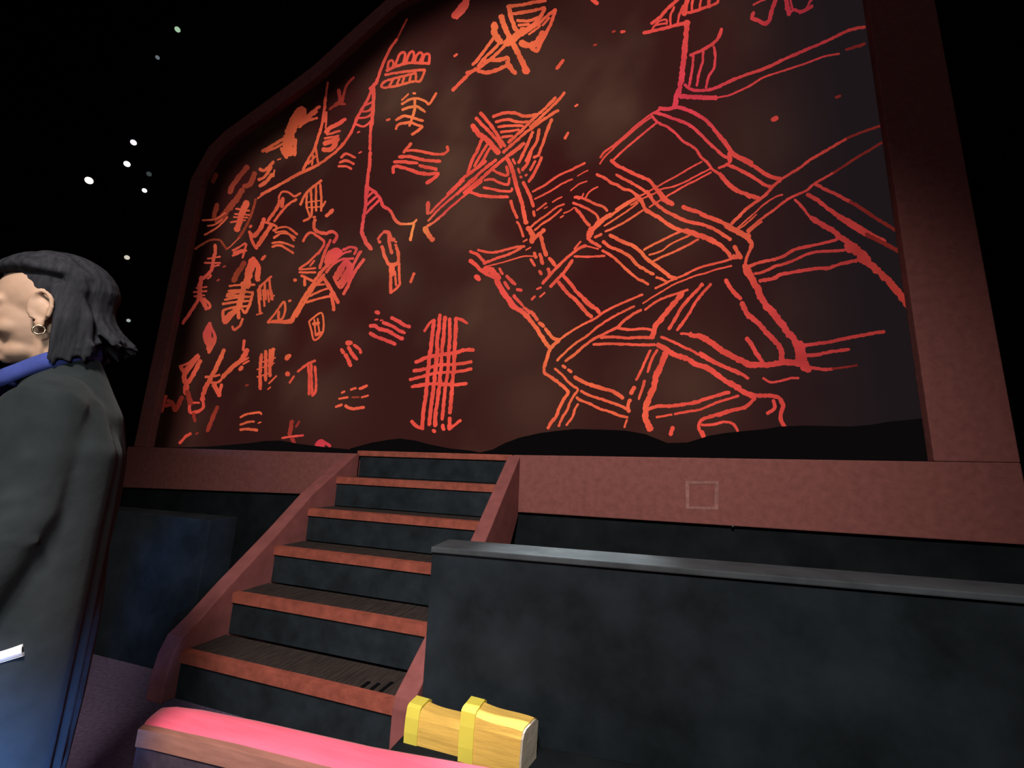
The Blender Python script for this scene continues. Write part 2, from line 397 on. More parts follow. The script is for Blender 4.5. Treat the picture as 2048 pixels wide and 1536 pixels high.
# every drawn figure: name, then strokes "view width: x,y x,y ..."  (d after the width = faint)
FIG = [
('bird_figure', """I 38:755,155 748,250 735,400 722,520 705,620 680,690 672,745;I 24:450,232 560,208 640,188 700,172 755,160;I 24:505,165 560,125 620,60 680,5 700,-20
I 14:510,210 530,180 600,165;I 14:520,190 560,150 610,140 612,170;I 16:640,180 640,110 665,50;I 16:690,170 700,110 730,40;I 34:735,100 745,50 760,-10;I 22:735,90 790,85 850,65 925,40 975,15
I 16:790,80 790,30 800,-10;I 16:845,65 850,20 860,-10;I 25:910,40 912,-5;I 16:970,15 980,-10"""),
('feather_figure', """I 22:780,390 850,360 920,320 975,270 1000,205;I 18:945,330 955,400 945,480 910,540 890,620;I 18:870,360 865,440 840,520 825,605;I 18:800,390 795,470 780,560 770,610"""),
('long_neck_lines', """I 22:740,600 780,630 860,640 960,620 1100,555 1300,485 1450,415 1600,350 1750,285 1900,215 2010,190;I 32:710,680 800,685 900,690 960,690;I 14:960,690 1060,670 1200,605 1300,545 1450,495 1600,445 1720,400 1830,380;I 20d:1880,350 1950,330 2010,310"""),
('zigzag_figure', """I 28:1225,90 1215,130 1260,145 1300,165 1335,150 1350,90 1370,30 1385,-10;I 14:1225,35 1260,15 1310,-5;I 34:1455,0 1465,50 1475,100;I 20:1475,95 1510,70 1560,80 1640,45;I 20:1550,90 1600,70 1640,40;I 16:1600,60 1620,20 1640,-10;I 16:1500,60 1490,20 1485,-10"""),
('road_lines', """J 42:1130,290 1120,330;J 45:940,335 1040,345 1130,320 1240,345 1360,395 1480,470 1560,550 1640,650 1720,740 1780,830 1840,890 1940,930 2030,980;J 38:880,385 980,410 1080,450 1200,490 1320,550 1430,650 1530,750 1620,830 1700,900 1780,930
J 32:850,430 920,500 1040,560 1140,640 1200,710 1300,770 1370,820 1430,910 1500,970 1560,1050 1640,1110 1720,1200 1850,1290 2010,1390;J 60:1770,950 1770,860;J 30:1640,1040 1720,1010 1780,960
J 26:960,340 850,400 740,480 640,560 520,670 400,770 290,850 240,915;J 22:840,440 740,510 620,610 480,730 360,840 280,920 235,990;J 24:900,510 800,590 680,690 560,790 460,880 400,940
K 40:0,545 60,620 110,690 170,740 260,790 350,840 430,900 520,940 580,950;K 34:60,810 140,840 240,890 330,940 420,1000 480,1025;K 40:0,900 60,980 140,1050 240,1090 320,1120 370,1130"""),
('crossing_lines', """J 40:370,950 440,1010 540,1060 640,1110 740,1150 820,1190 880,1260 950,1330 1010,1400 1090,1460;J 34:430,1120 520,1170 600,1210 700,1270 780,1320 850,1390;J 34:200,1115 300,1165 360,1210 440,1240 520,1290 600,1310 690,1380 730,1450
J 20:1440,965 1300,1040 1150,1130 1000,1210 860,1290 730,1360 560,1440 420,1530;J 20:1560,1040 1400,1120 1250,1200 1100,1260 960,1290 880,1340 740,1400 600,1480;J 22:1550,1090 1400,1170 1240,1250 1100,1330 1000,1390 900,1450 820,1500
L 44:810,60 860,130 900,190 985,230;L 40:640,150 690,210 720,280 800,330 880,380 950,430 1040,480 1150,490 1250,540 1330,560 1420,610 1500,680 1550,740 1600,745;L 34:740,110 790,190 840,240 920,300 1000,340 1080,380 1180,410 1280,430 1380,470 1450,510 1490,540 1540,570
L 40:1085,260 1150,285 1230,310 1310,350 1400,380 1470,410 1530,450 1600,490 1660,530 1710,570 1745,610 1735,660;L 28:1735,660 1700,730 1680,820;L 50:1100,490 1200,520 1320,560 1400,600;L 40:1580,640 1600,680 1640,745;L 28:1570,722 1640,750;L 54:1500,440 1580,480 1660,520 1715,545"""),
('parallel_lines', """K 30:580,960 500,1030 430,1110 330,1180 250,1240 180,1310 110,1380;K 26:590,950 680,895 770,840 860,770 980,700 1100,630 1220,560;K 24d:1220,560 1350,505 1540,440;K 24:260,1450 340,1380 430,1310 540,1230 640,1150 720,1110 830,1060 900,1000 1000,940 1090,890;K 24d:1090,890 1200,820 1320,740 1440,670 1560,600 1620,585
K 16:170,1420 260,1340 350,1260 440,1180 540,1120 600,1100;L 28:1640,340 1550,420;L 16:1790,330 1690,420 1620,470;L 22:1840,400 1760,460 1710,510"""),
('branching_lines', """K 26:720,1150 790,1220 860,1310 960,1380 1080,1450 1130,1510 1200,1550;K 40:840,1100 930,1150 1020,1220 1120,1290 1250,1360 1380,1440 1500,1510 1580,1550;K 34:920,1000 1010,1050 1120,1100 1250,1170;K 34d:1250,1170 1350,1230 1470,1310 1600,1390 1740,1470
M 44:950,70 1050,130 1140,180 1200,230 1290,290;M 90:1270,300 1360,370 1420,440;M 60:1420,440 1520,520 1620,620 1720,740 1800,850;M 36:1180,60 1300,140 1420,210;M 36d:1420,210 1560,280 1730,370"""),
('triple_lines', """M 26:400,490 470,460 560,435 640,420 720,390 800,340 900,315 1040,285 1170,250;M 24:470,545 560,520 640,480 720,460 820,420 920,375 1020,355 1130,350 1260,340;M 30:510,605 640,580 680,555 800,530 920,510 1000,500 1100,495 1200,460 1340,430"""),
('hand_figure', """M 60:385,480 430,570 480,650 520,740 570,820 630,890 680,950 740,1030 800,1100 840,1200 870,1280 920,1340;M 36:220,600 270,680 345,755;M 44:360,795 400,880 440,920 510,980 570,1050 640,1120 690,1190 700,1290
M 50:0,1075 80,1120 170,1190 260,1240 340,1280 400,1310 470,1330;M 50:400,1320 500,1320 600,1320 720,1300 850,1310;M 36:400,1095 440,1150 480,1220 530,1290;M 90:850,1150 870,1290;M 60:880,1340 930,1360
M 30:860,1160 960,1145 1080,1130 1200,1105 1350,1075 1480,1050 1570,1040;M 30:900,1240 1000,1235 1120,1210 1270,1190;M 28:920,1340 1050,1360 1130,1355;M 18d:1130,1355 1250,1340 1340,1325;M 20:540,1435 600,1470 680,1460 780,1435 840,1435;M 28:0,1220 120,1290 220,1340 320,1380 410,1435"""),
('star_figure', """L 26:45,165 110,170 170,195 240,230 310,250 355,295;L 14:110,170 130,130;L 16:150,170 190,110 265,65;L 16:45,165 90,185;L 24:30,220 110,250 190,290 250,330 275,380;L 14:-60,320 0,295 40,265 60,270;L 32:60,280 110,340 150,400 185,435"""),
('bent_arm_figure', """L 50:390,335 330,370 270,420 220,470 180,530;L 60:180,540 210,470;L 30:170,560 220,600 290,640;L 26:300,520 240,550;L 24:640,180 520,250 400,335;L 18:650,220 560,290 440,370 330,440;L 20:700,290 580,370 460,440 340,495
L 36:385,530 440,560 520,600 600,630 680,690 740,760 820,820 900,880 970,930 1020,945;L 32:320,590 380,640 460,670 520,700 580,740 640,810 720,860 800,905;L 26:310,680 370,710 450,770 520,840 590,900 650,950 700,970 750,1000;L 26:830,935 880,950 930,980
L 22:1090,480 960,540 840,600 760,640 710,670;L 18:1150,530 1060,570 960,620 880,680 760,720;L 22:1230,570 1120,630 1000,690 880,740 800,780"""),
('wing_figure', """L 22:820,1040 900,1000 1000,950 1080,920 1200,860 1280,830 1380,805 1480,780 1580,745;L 16:700,1185 800,1120 900,1060 1000,1000 1100,960 1200,920 1300,895 1400,860 1550,825;L 22:720,1245 780,1200 860,1150 960,1110 1060,1080 1130,1055;L 48:1080,1085 1010,1170 940,1250 880,1330 820,1400 805,1460 785,1510
L 32:1270,1000 1200,1080 1130,1150 1060,1240 1010,1330 950,1430;L 28:1350,1000 1270,1090 1200,1180 1150,1270 1090,1360 1030,1440"""),
('curved_bird_figure', """N 32:280,385 230,430 185,490 160,570 135,650 140,700 200,740 270,790 330,840 365,890 320,960 280,1040 250,1120 205,1170 175,1230;N 34:10,110 70,190;N 34:90,220 130,250;N 34:150,275 180,320 230,370 280,380;N 40:0,190 60,270 110,350 170,440 190,460
N 22:280,385 380,310 500,240 620,180 720,110 840,50 1000,-20 1080,-50;N 22:260,580 340,500 430,420 540,350 620,280 720,210 820,150 1000,60;N 26:340,585 430,520 520,440 620,370 740,310 840,260 900,200 1000,130 1065,95
N 26:840,270 960,285 1080,275 1180,290;N 28:680,360 800,355 930,365 1060,360 1180,360;N 26:610,425 760,420 900,425 1050,430 1200,430
N 24:240,660 310,720 370,790 420,830 460,860 420,920 380,990 360,1050 310,1130 275,1210;N 22:460,1000 430,1050 410,1120 350,1200;N 30:315,632 338,650;N 30:368,670 395,690
N 36:430,740 520,790 600,820 700,850 780,870 850,910 890,940;N 26:490,875 580,920 680,950 780,985 880,1020 950,1060;N 26:450,935 480,960 560,990 660,1040 760,1070 860,1110 935,1125;N 34:960,960 940,1020 950,1070;N 20:930,1150 905,1220;N 40:1000,840 970,895"""),
('tail_lines', """N 26:1155,485 1110,580 1070,670 1020,765;N 26:1220,480 1170,570 1130,690;N 26:1100,775 1075,860 1045,950;N 56:1300,510 1260,620 1210,730 1190,830 1150,920 1120,1010 1110,1080 1110,1140 1140,1210 1155,1240
N 50:1230,430 1300,470 1400,530 1500,560 1600,620 1700,650 1800,720 1900,790 2010,840;N 26:1260,355 1350,390 1450,440 1560,490 1700,570 1850,640 2010,710;N 24:1450,322 1560,330;N 50:1540,335 1660,360 1750,420 1850,490 2010,580
N 34:1130,1050 1220,1020 1340,1020 1480,1000 1600,980 1720,940 1910,885;N 22:1215,1125 1360,1100;N 24:1390,1095 1520,1070 1640,1050 1780,990 2000,920;N 34:2010,1040 1900,1070 1760,1110 1650,1150 1620,1210 1650,1290;N 26:1650,1200 1760,1195 1860,1170 1950,1190 1995,1260;N 46:1645,1270 1665,1310;N 40:1370,1225 1350,1290
O 36:560,510 640,565 720,610;O 30:700,592 760,605 840,605 910,620 940,680 920,740 930,790 950,825;O 26:870,640 880,690 830,730;O 26:740,620 680,680 580,710 480,745"""),
('broken_triangle_figure', """G 22:890,400 1000,340 1130,250 1260,190 1390,125;G 18:910,470 1050,400 1160,330 1270,280;G 12:1320,250 1370,220 1420,195;G 14:1255,390 1330,330 1410,300;G 14:1080,500 1130,470 1170,450;G 18:930,580 980,540 1020,510;G 12:1000,560 1030,545;G 20:870,740 940,680 1040,610 1120,550 1190,520;G 20:910,770 980,710 1060,660 1120,610 1165,570;G 14:1155,650 1185,630
G 40:650,90 690,180 720,290 750,400 780,490 800,580 825,700;G 30:680,490 700,560 740,650;G 24:740,690 770,740 800,830;G 32:800,310 840,390 870,460 895,540;G 30:900,590 905,630;G 26:700,90 720,130;G 24:750,180 765,220;G 24:772,255 782,262;G 22:820,245 832,236
G 50:845,750 890,820 880,880;G 40:1000,770 950,810 900,850;G 36:970,830 990,920 1020,1010;G 16:800,880 835,860;G 14:825,960 870,935
G 24:365,960 500,985 640,955 740,930 810,925;G 26:420,1090 540,1040 660,1000 780,940;G 30:290,975 360,1005 430,1080;G 14:430,1120 560,1090 700,1050 800,1020 900,1020;G 34:905,990 920,1030;G 26:870,1050 910,1110;G 34:960,1000 985,1090;G 34:955,1165 970,1190;G 36:290,1060 350,1110 400,1160 470,1200 530,1230;G 60:430,1150 500,1160 560,1230;G 46:345,1215 375,1240
G 50:540,1250 580,1320 630,1400 680,1460 740,1530;G 26:570,1140 600,1190;G 30:640,1210 720,1290;G 30:620,1270 660,1330;G 30:740,1340 780,1345;G 26:710,1395 780,1480;H 44:490,0 560,90 600,160 680,200 740,250 775,300;H 26:610,60 660,110 700,150;H 32:710,170 770,215"""),
('crossed_lines_figure', """G 30:1040,1140 1050,1190;G 34:1050,1040 1110,1110;G 28:985,1280 1110,1140 1180,1070 1260,1000 1340,940 1400,920;G 16:1400,920 1520,950;G 30:1270,1060 1200,1160 1130,1240 1060,1310;G 36:1140,1270 1220,1370 1300,1440 1380,1536;G 34:1170,1190 1250,1280 1310,1360 1400,1440 1500,1530
G 20:1290,1020 1420,1025 1580,1015;G 20:1290,950 1350,880;G 18:930,1335 970,1320;G 18:960,1410 1005,1370;G 22:880,1435 910,1405;N 36:430,-10 510,80 560,140 590,160;N 34:510,-10 570,50 640,90 665,120"""),
('insect_figure', """F 44:1110,130 1140,210 1180,300 1230,390 1270,470 1310,555;F 58:1300,550 1315,560;F 50:1060,190 1060,260 1110,330;F 60:1150,340 1240,280 1290,240;F 30:1290,240 1380,180 1440,100 1450,60;F 24:1290,260 1400,190 1480,120 1540,75;F 26:1540,80 1500,190 1450,290 1430,330 1400,400
F 36:1170,50 1190,140 1220,220 1250,260;F 26:1170,50 1260,40 1360,20 1460,5;F 26:1200,110 1300,95 1380,80 1440,65;F 24:1240,160 1320,165 1400,140;F 22:1250,200 1330,190;F 50:1270,340 1340,360 1400,330 1440,260;F 30:1340,370 1390,400 1420,340;F 18:1330,270 1400,220 1420,200;F 18:1440,200 1490,140
F 26:1060,290 1000,370 950,440 890,510;F 24:1110,330 1040,400 980,460 930,520;F 26:1150,350 1080,420 1010,480 930,540 840,575;F 26:910,540 840,600 780,660 730,710;F 24:1100,480 1160,450 1170,500;F 30:970,480 1100,470 1160,455;F 30:930,560 1000,570 1080,550 1150,520;F 40:1160,490 1190,540 1220,575"""),
('leaf_figure', """F 44:740,130 770,80 810,40 850,-10;F 30:760,140 820,80 850,20"""),
('comb_figure', """F 22:210,555 280,525 360,500 440,495 545,500;F 20:220,540 225,490 250,475 265,500 255,535;F 20:280,510 310,430 345,410 355,440 340,500;F 20:360,495 390,420 415,405 425,440 410,490;F 20:430,490 450,430 485,415 490,450 470,490;F 20:490,490 510,430 545,430 545,490
F 22:200,590 280,575 380,560 510,550;F 20:510,555 495,600 470,640 420,640 350,660 270,680 180,690 170,670 200,640 260,620 340,600 440,575;F 18:260,625 230,680;F 18:310,615 290,670;F 18:350,600 335,655;F 18:400,590 390,640;F 18:440,580 440,630"""),
('fishbone_figure', """F 20:330,820 390,785 450,775 520,800 545,820 600,735;F 14:330,790 380,740;F 18:420,735 435,735;F 22:335,865 390,845 450,840 510,880;F 22:430,780 430,860 410,930 390,990;F 22:285,945 340,915 390,920 440,935 495,950;F 22:285,1015 300,980 350,970 400,965 450,985 490,1000 410,1060"""),
('ladder_figure', """F 24:345,1200 400,1130;F 22:370,1185 440,1185 540,1205 640,1215 690,1190 685,1155;F 26:310,1235 400,1235 500,1260 630,1270;F 26:270,1275 350,1275 450,1285;F 26:470,1305 540,1320 600,1335;F 26:260,1360 270,1310 360,1325 460,1360 540,1370 615,1365 590,1400 525,1440"""),
('stem_figure', """F 14d:370,150 330,230 290,310;F 22:290,310 240,380 200,460 160,560 130,650;F 28:130,650 80,700;F 30:105,690 105,800 95,950 85,1000;F 24:85,1000 80,1100 80,1180;F 26:80,1200 75,1300 60,1400 55,1520;D 30:815,0 800,100 795,250 780,330 760,480;D 38:760,480 800,580 850,640
D 30:820,70 880,110 930,170 960,240 1030,290 1070,370 1120,410;D 22:1120,410 1230,405 1270,370;D 24:1245,410 1230,480 1215,560;D 22:810,160 870,110;D 22:800,240 900,150;D 22:800,310 920,190
A 26:1440,690 1390,800 1330,900 1300,970 1270,1040 1210,1130 1130,1210 1020,1290 900,1350 800,1400 680,1470 560,1530;A 20:1380,830 1440,800;A 20:1360,880 1410,870 1445,830;A 20:1330,930 1400,920 1440,880;A 20:1310,980 1370,995 1430,950;B 20:1130,560 1200,510 1350,420 1500,330 1560,300;B 30d:1110,570 1090,650 1050,760 1000,860 950,940;B 14:950,940 880,1010 830,1050
A 26:1070,760 1055,880 1040,980 1010,1080 980,1170 930,1260 890,1340;A 20d:1085,650 1070,760;A 22:990,1160 1000,1230 1010,1290;A 18:930,1290 990,1230;A 18:960,1300 970,1220;A 16:1060,960 1075,880 1070,1010"""),
('kite_figure', """F 24:690,1530 780,1440 830,1390 900,1340 990,1270;F 24:760,1530 880,1420 980,1330 1070,1260;F 26:820,1520 940,1420 1040,1330 1150,1240 1210,1190;F 24:1170,1120 1260,1040 1370,930 1450,860 1540,770;F 22:1340,1000 1460,890 1560,790 1610,730;F 24:1130,1200 1240,1100 1350,1010 1480,920 1560,870
F 26:1050,920 1130,890 1220,890 1300,915 1390,900;F 22:1070,960 1160,940 1240,960 1330,960;F 22:1090,1000 1180,990 1280,990;F 20:1110,1040 1200,1030 1250,1020;F 20:1120,1080 1200,1070;F 28:950,890 1010,960 1060,1030 1110,1110 1140,1150;F 26:915,930 970,990 1030,1050 1090,1120 1110,1160;F 44:890,990 930,1050 1000,1100 1050,1160 1090,1200
F 24:960,1100 920,1190 880,1270 850,1360;F 20:1000,1140 950,1220 900,1310;F 20:1020,1170 970,1260 930,1310;F 30:1160,1230 1230,1180 1290,1130;F 24:1510,940 1470,1040 1440,1130 1410,1210;F 24:1410,1020 1390,1120 1340,1200 1310,1270;F 24:1360,1040 1330,1110 1290,1200 1250,1280;F 22:1410,1220 1370,1240;F 24:1350,1190 1320,1280 1280,1340;F 24:1430,1240 1400,1310 1370,1370 1330,1430;F 20:1380,1270 1340,1340
G 28:510,190 580,230 650,240 640,160;G 26:430,290 500,280 560,310 650,330 665,270;G 26:420,360 500,375 600,395 680,395 690,370;G 30:270,390 360,430 460,445 560,450 650,450
D 22:1400,310 1480,220 1600,110 1710,0;D 20:1380,380 1480,270 1620,150 1760,40 1830,-20;D 22:1370,430 1450,380 1550,290 1650,200 1760,110 1880,10;D 36:1380,210 1375,310;D 50:1350,450 1390,520 1420,555"""),
('scissor_figure', """D 34:970,480 1010,490 1040,560 1060,550;D 20:910,550 950,500 990,480;D 30:920,570 930,580;D 30:1010,500 1020,600 1040,680;D 22:1072,575 1082,578;D 24:1072,605 1084,610;D 34:950,620 980,720 1020,790 1060,790 1100,760 1100,680 1085,630;D 50:1040,790 1040,880;D 28:1030,880 1030,960 1030,1050;D 24:1110,780 1110,900 1110,980 1030,1050;D 20:1070,850 1080,980"""),
('bowed_figure', """D 30:325,370 315,440 350,480 420,495 490,480 530,520 500,580;D 24:215,570 250,510 300,490 370,540 410,570 400,620 350,690;D 22:310,345 328,345;D 26:470,560 430,640 400,720 370,820
D 30:110,1290 200,1130 290,990 380,860 470,770 560,700;D 26:150,1270 240,1120 320,990 410,880;D 20:480,770 580,690 660,660;D 24:590,650 650,625 710,640 690,690;D 26:110,1300 60,1315 0,1320;D 20:350,680 260,770 180,830 330,820;D 20:180,860 330,860;D 18:280,800 320,750;D 24:200,890 260,920 300,940;D 26:230,900 230,980
D 60:440,780 460,700 520,660 560,680;D 30:420,760 480,720 540,690;D 24:430,860 500,780 580,740 680,730;D 60:520,910 560,840 600,780 640,780;D 50:560,960 620,860 660,790;D 26:500,900 540,980 570,1000 640,900 690,780 740,670;D 24:660,830 720,720 755,665;D 30:590,1060 620,1010 670,900 720,820 780,740
D 36:400,900 450,980 500,1060 540,1140;D 30:470,1060 490,1130 500,1210;D 22:250,1140 340,1110 470,1080;D 20:280,1080 360,1040 440,1010;D 20:330,980 410,970;D 24:390,930 360,960"""),
('card_figure', """D 18:270,1320 300,1290 390,1240 400,1410 320,1490 290,1390 270,1320;D 16:320,1300 330,1450;D 16:350,1290 365,1420;D 30:310,1340 360,1330;D 30:340,1440 385,1420"""),
('four_bar_figure', """E 34:1040,165 1100,195 1150,230 1205,250;E 30:960,210 1040,240 1110,285 1160,305;E 16:885,185 910,180;E 16:935,190 955,188;E 40:895,115 915,122;E 34:840,240 880,240 930,270 1010,290 1080,335 1140,360;E 34:840,310 900,345 990,375 1070,410"""),
('claw_figure', """E 44:625,400 660,400;E 34:640,440 670,500 715,550;E 30:690,420 740,460 750,490;E 34:575,460 590,490;E 36:610,510 640,570 655,610"""),
('dashed_figure', """E 20:575,865 600,850;E 22:660,835 705,820;E 26:740,825 810,800;E 20:550,920 630,905;E 16d:670,905 735,905;E 20:760,905 820,890;E 24:520,995 575,975;E 28:610,985 660,1010 720,1010 780,1000"""),
('woven_grid_figure', """E 24:1345,290 1390,220 1435,185;E 36:1435,190 1420,300 1405,420 1395,520 1380,640 1370,760 1355,900 1335,1040 1325,1180;E 36:1490,140 1480,250 1465,380 1460,520 1440,700 1425,850 1405,1000 1390,1160;E 36:1535,160 1525,300 1510,450 1500,600 1490,740 1470,900 1450,1060 1440,1170;E 32:1580,175 1580,350 1570,500 1560,680 1540,800 1525,960 1510,1110;E 36:1640,170 1635,300 1625,450 1620,620 1605,760 1595,900 1580,1050
E 28:1640,170 1680,180 1740,215;E 34:1265,580 1370,535 1500,510 1640,490 1720,465 1800,465;E 30:1245,660 1360,640 1480,605 1600,600 1700,590 1780,575;E 28:1210,740 1330,710 1450,680 1600,670 1700,660 1780,640;E 32:1230,810 1330,790 1450,780 1600,790 1735,780;E 32:1225,1130 1280,1180 1330,1200;E 36:1580,1100 1575,1200;E 26:1575,1205 1630,1160 1680,1120;E 34:1515,1165 1520,1205;E 38:1428,1216 1438,1224"""),
('flag_pole_figure', """E 20:90,770 130,710;E 22:165,665 200,640;E 26:210,630 260,595 325,565;E 24:260,600 270,720 270,880;E 22:290,600 300,880;E 24:325,620 335,740 330,850 300,890"""),
('faint_cross_figure', """E 40d:110,1130 90,1250;E 20:20,1285 120,1270 215,1260;E 34d:110,1290 140,1350;E 20d:150,1180 180,1130"""),
('pink_mound_figure', """E 60:355,1345 395,1345;E 30:335,1348 380,1310 465,1358"""),
('big_fish_figure', """B 90:1080,1160 1060,1220 1040,1300 1030,1400;B 60:1085,1140 1130,1220 1130,1340;B 60d:1000,1180 940,1270 900,1350;B 26:860,1400 980,1390 1100,1390;B 26:850,1450 960,1440;B 26:830,1500 950,1490;C 26:810,40 920,20 1050,20;C 26:790,90 900,70 1040,60;C 26:770,130 900,110 1030,100;C 26:770,190 880,160 1000,150
C 60:960,-60 960,0 940,90 910,170 830,240 790,290;C 30:1050,20 1020,140 980,210 950,180;C 36:770,200 780,290 800,300 870,220;C 40:910,180 920,260;C 28:955,270 930,330 880,370 860,340"""),
('red_diamond_figure', """C 60:640,340 640,550;C 60:615,440 680,470;C 40:650,310 600,420 640,540;C 36:655,330 700,460 640,580"""),
('perched_bird_figure', """C 60:540,620 470,700 410,790 430,880 430,960;C 50:560,660 500,780 450,860;C 40:380,720 420,780;C 60d:440,950 470,1060;C 50d:390,1000 330,1120 310,1060;C 26:540,600 450,680 370,710;C 44d:240,990 200,1130;C 40d:260,1030 300,1050 240,1080"""),
('walking_figure', """C 50:780,560 740,660 690,760 640,850 600,930 580,1020;C 50:1000,560 950,640 860,720 770,810;C 30:970,470 960,560;C 20:1010,630 950,670;C 20:1015,660 960,690;C 26:610,810 700,800 740,790;C 26:630,860 720,860 760,830;C 44:930,740 950,720;C 26:500,1050 550,1050;C 34:580,1020 590,1090 540,1130 470,1140 460,1080;C 50:690,880 740,980;C 30:760,880 740,960;C 36d:500,1150 510,1220"""),
('rug_figure', """C 36:1130,600 1120,760 1120,920;C 36:1170,570 1170,840;C 36:1210,560 1210,800;C 40:1240,550 1220,700;C 16:1110,680 1260,630;C 16:1090,740 1250,680;C 16:1090,810 1220,770;C 18:1200,870 1270,800;C 18:1190,925 1215,905"""),
('short_bar_figure', """C 24:935,1185 1000,1155 1120,1140 1130,1155;C 26:935,1255 1000,1230 1060,1225;C 16:1100,1240 1125,1230;C 30:935,1300 1000,1295 1090,1305"""),
('faint_stroke_figure', """C 44d:720,1090 680,1180 630,1310;C 30:370,1425 420,1370 470,1335;C 20d:520,1340 540,1330"""),
('striped_banner_figure', """C 28:1100,0 1110,120 1120,220;C 24:1145,0 1160,150;C 24:1190,0 1200,110;C 24:1220,0 1235,90;C 16:1085,230 1140,215;B 26:1150,1400 1160,1530;B 26:1195,1370 1210,1530;B 26:1240,1330 1260,1530;B 26:1130,1440 1190,1370 1260,1310;C 18:1230,70 1250,50"""),
('wedge_figure', """C 24:1190,300 1270,200 1340,110 1350,190 1320,270 1230,290;C 30:1290,200 1290,270;C 26:1190,300 1310,300 1410,300 1440,240"""),
('standing_figure', """B 40:720,1010 720,1080 700,1160 690,1240 620,1320 580,1340;B 20:650,1140 770,1120;B 20:620,1180 770,1180;B 20:680,1220 760,1200;B 50:590,1320 570,1430 570,1530;B 20:540,1420 640,1410;B 20:530,1460 640,1450;B 20:520,1500 620,1490;B 24:640,1290 680,1300 650,1330;C 50:560,0 550,80;C 36:550,80 480,190 400,310;C 50:570,80 620,170;C 30:600,80 655,150 610,180;C 20:500,20 620,10"""),
('hook_figure', """B 24d:530,1045 600,1000 680,960 760,960 800,1000 830,1050"""),
('small_flag_figure', """B 24:890,1060 950,1030 1010,990;B 26:890,1110 960,1080 1020,1060;B 24:1020,1000 1000,1080 985,1130;B 44:905,1085 1000,1060"""),
('fan_figure', """B 24:1280,870 1340,840 1420,840 1490,890;B 30:1495,895 1508,905;B 24:1285,940 1350,900 1420,900 1490,940;B 24:1270,990 1340,980 1420,1000 1475,1025;B 28:1270,1025 1340,1010 1400,1040 1470,1085;B 20:1300,890 1400,880 1480,965"""),
('bottle_figure', """B 24:1330,560 1360,500 1420,500 1480,540 1540,510;B 30:1500,570 1420,620 1350,700 1290,780;B 36:1340,580 1310,660 1230,770;B 40:1370,560 1360,640;B 50:1190,760 1160,840 1100,920 1060,900;B 50:1260,820 1200,910 1130,1010;B 36:1050,880 1080,980 1120,1040;B 30:1210,790 1310,830 1290,870;B 30:1055,835 1068,825"""),
('fringed_rug_figure', """B 30:1740,390 1660,450 1590,520 1540,620;B 26:1600,520 1600,640 1630,740 1570,775;B 26:1640,480 1650,680 1640,740;B 26:1690,440 1690,680;B 26:1730,420 1740,560 1740,680;B 16:1590,600 1740,580;B 16:1600,650 1740,640;B 24:1740,660 1780,590"""),
('curled_leaf_figure', """B 36:1280,210 1200,290 1150,280;B 36:1260,260 1200,350 1140,380;B 40:1270,330 1210,400 1150,440;B 24:1290,290 1280,350;B 18:1320,190 1350,180"""),
('shrub_figure', """B 60d:1030,260 960,340 900,420 860,500;B 60d:1100,320 1060,420 1000,440;B 70d:980,480 900,600 820,700 740,780;B 20:820,700 720,760 600,770;B 20:790,760 720,810 650,825;B 22:840,740 740,840 620,910;B 50d:740,620 710,740;B 50d:730,330 700,400"""),
('spined_fish_figure', """B 70:1020,600 990,680 960,760 930,860;B 20:920,660 1050,680;B 20:910,710 1050,720;B 20:870,790 1010,770;B 20:900,740 1030,745"""),
('dancing_figure', """A 100:880,870 820,960 790,1050 775,1150 780,1200;A 30:570,1190 640,1150 740,1090 780,1050;A 24:600,1195 700,1150 780,1110;A 30:860,960 940,900 1020,840;A 24:860,1000 930,950 1000,930;A 24:860,980 1000,880;A 34:720,1170 760,1240;A 34:830,1100 825,1220"""),
('faint_bird_figure', """A 34d:1170,710 1180,790 1140,830;A 24d:1200,800 1230,680 1290,610;A 24d:1100,860 1160,820 1220,820"""),
('shell_figure', """A 40:1220,940 1160,980 1100,1010 1070,1040;A 20:1080,1060 1180,1030;A 20:1060,1090 1170,1070;A 44:1060,1130 1130,1110 1160,1090 1120,1170 1050,1180"""),
('three_wave_figure', """A 24:1190,1240 1230,1210 1300,1240;A 24:1180,1280 1230,1265 1290,1290;A 24:1170,1310 1230,1310 1270,1330;A 14:1330,1205 1350,1195"""),
]
# loose flecks, each a mark of its own
FLECK = ['F 24:745,442 762,428', 'F 26:1550,540 1600,475', 'F 16:1694,836 1713,824', 'F 22:1615,1090 1640,1045', 'I 34:85,-5 120,22', 'I 20:292,226 314,222', 'I 18d:230,224 245,220',
         'I 16d:98,320 114,314', 'I 18d:1806,688 1838,676', 'K 44:505,380 545,365', 'D 30:430,335 490,285', 'D 34:135,930 145,930', 'D 22:84,1128 98,1122', 'D 26:1215,950 1232,905 1248,870',
         'E 44:60,545 88,518', 'E 44:65,692 76,688', 'B 36:1790,730 1850,670', 'B 36:1170,1145 1200,1115', 'A 22:1550,946 1572,938', 'A 16:1320,1044 1335,1036', 'B 16d:1665,740 1680,735',
         'B 20d:800,1220 820,1210', 'B 22d:740,1350 760,1340', 'C 22d:985,890 1005,885']


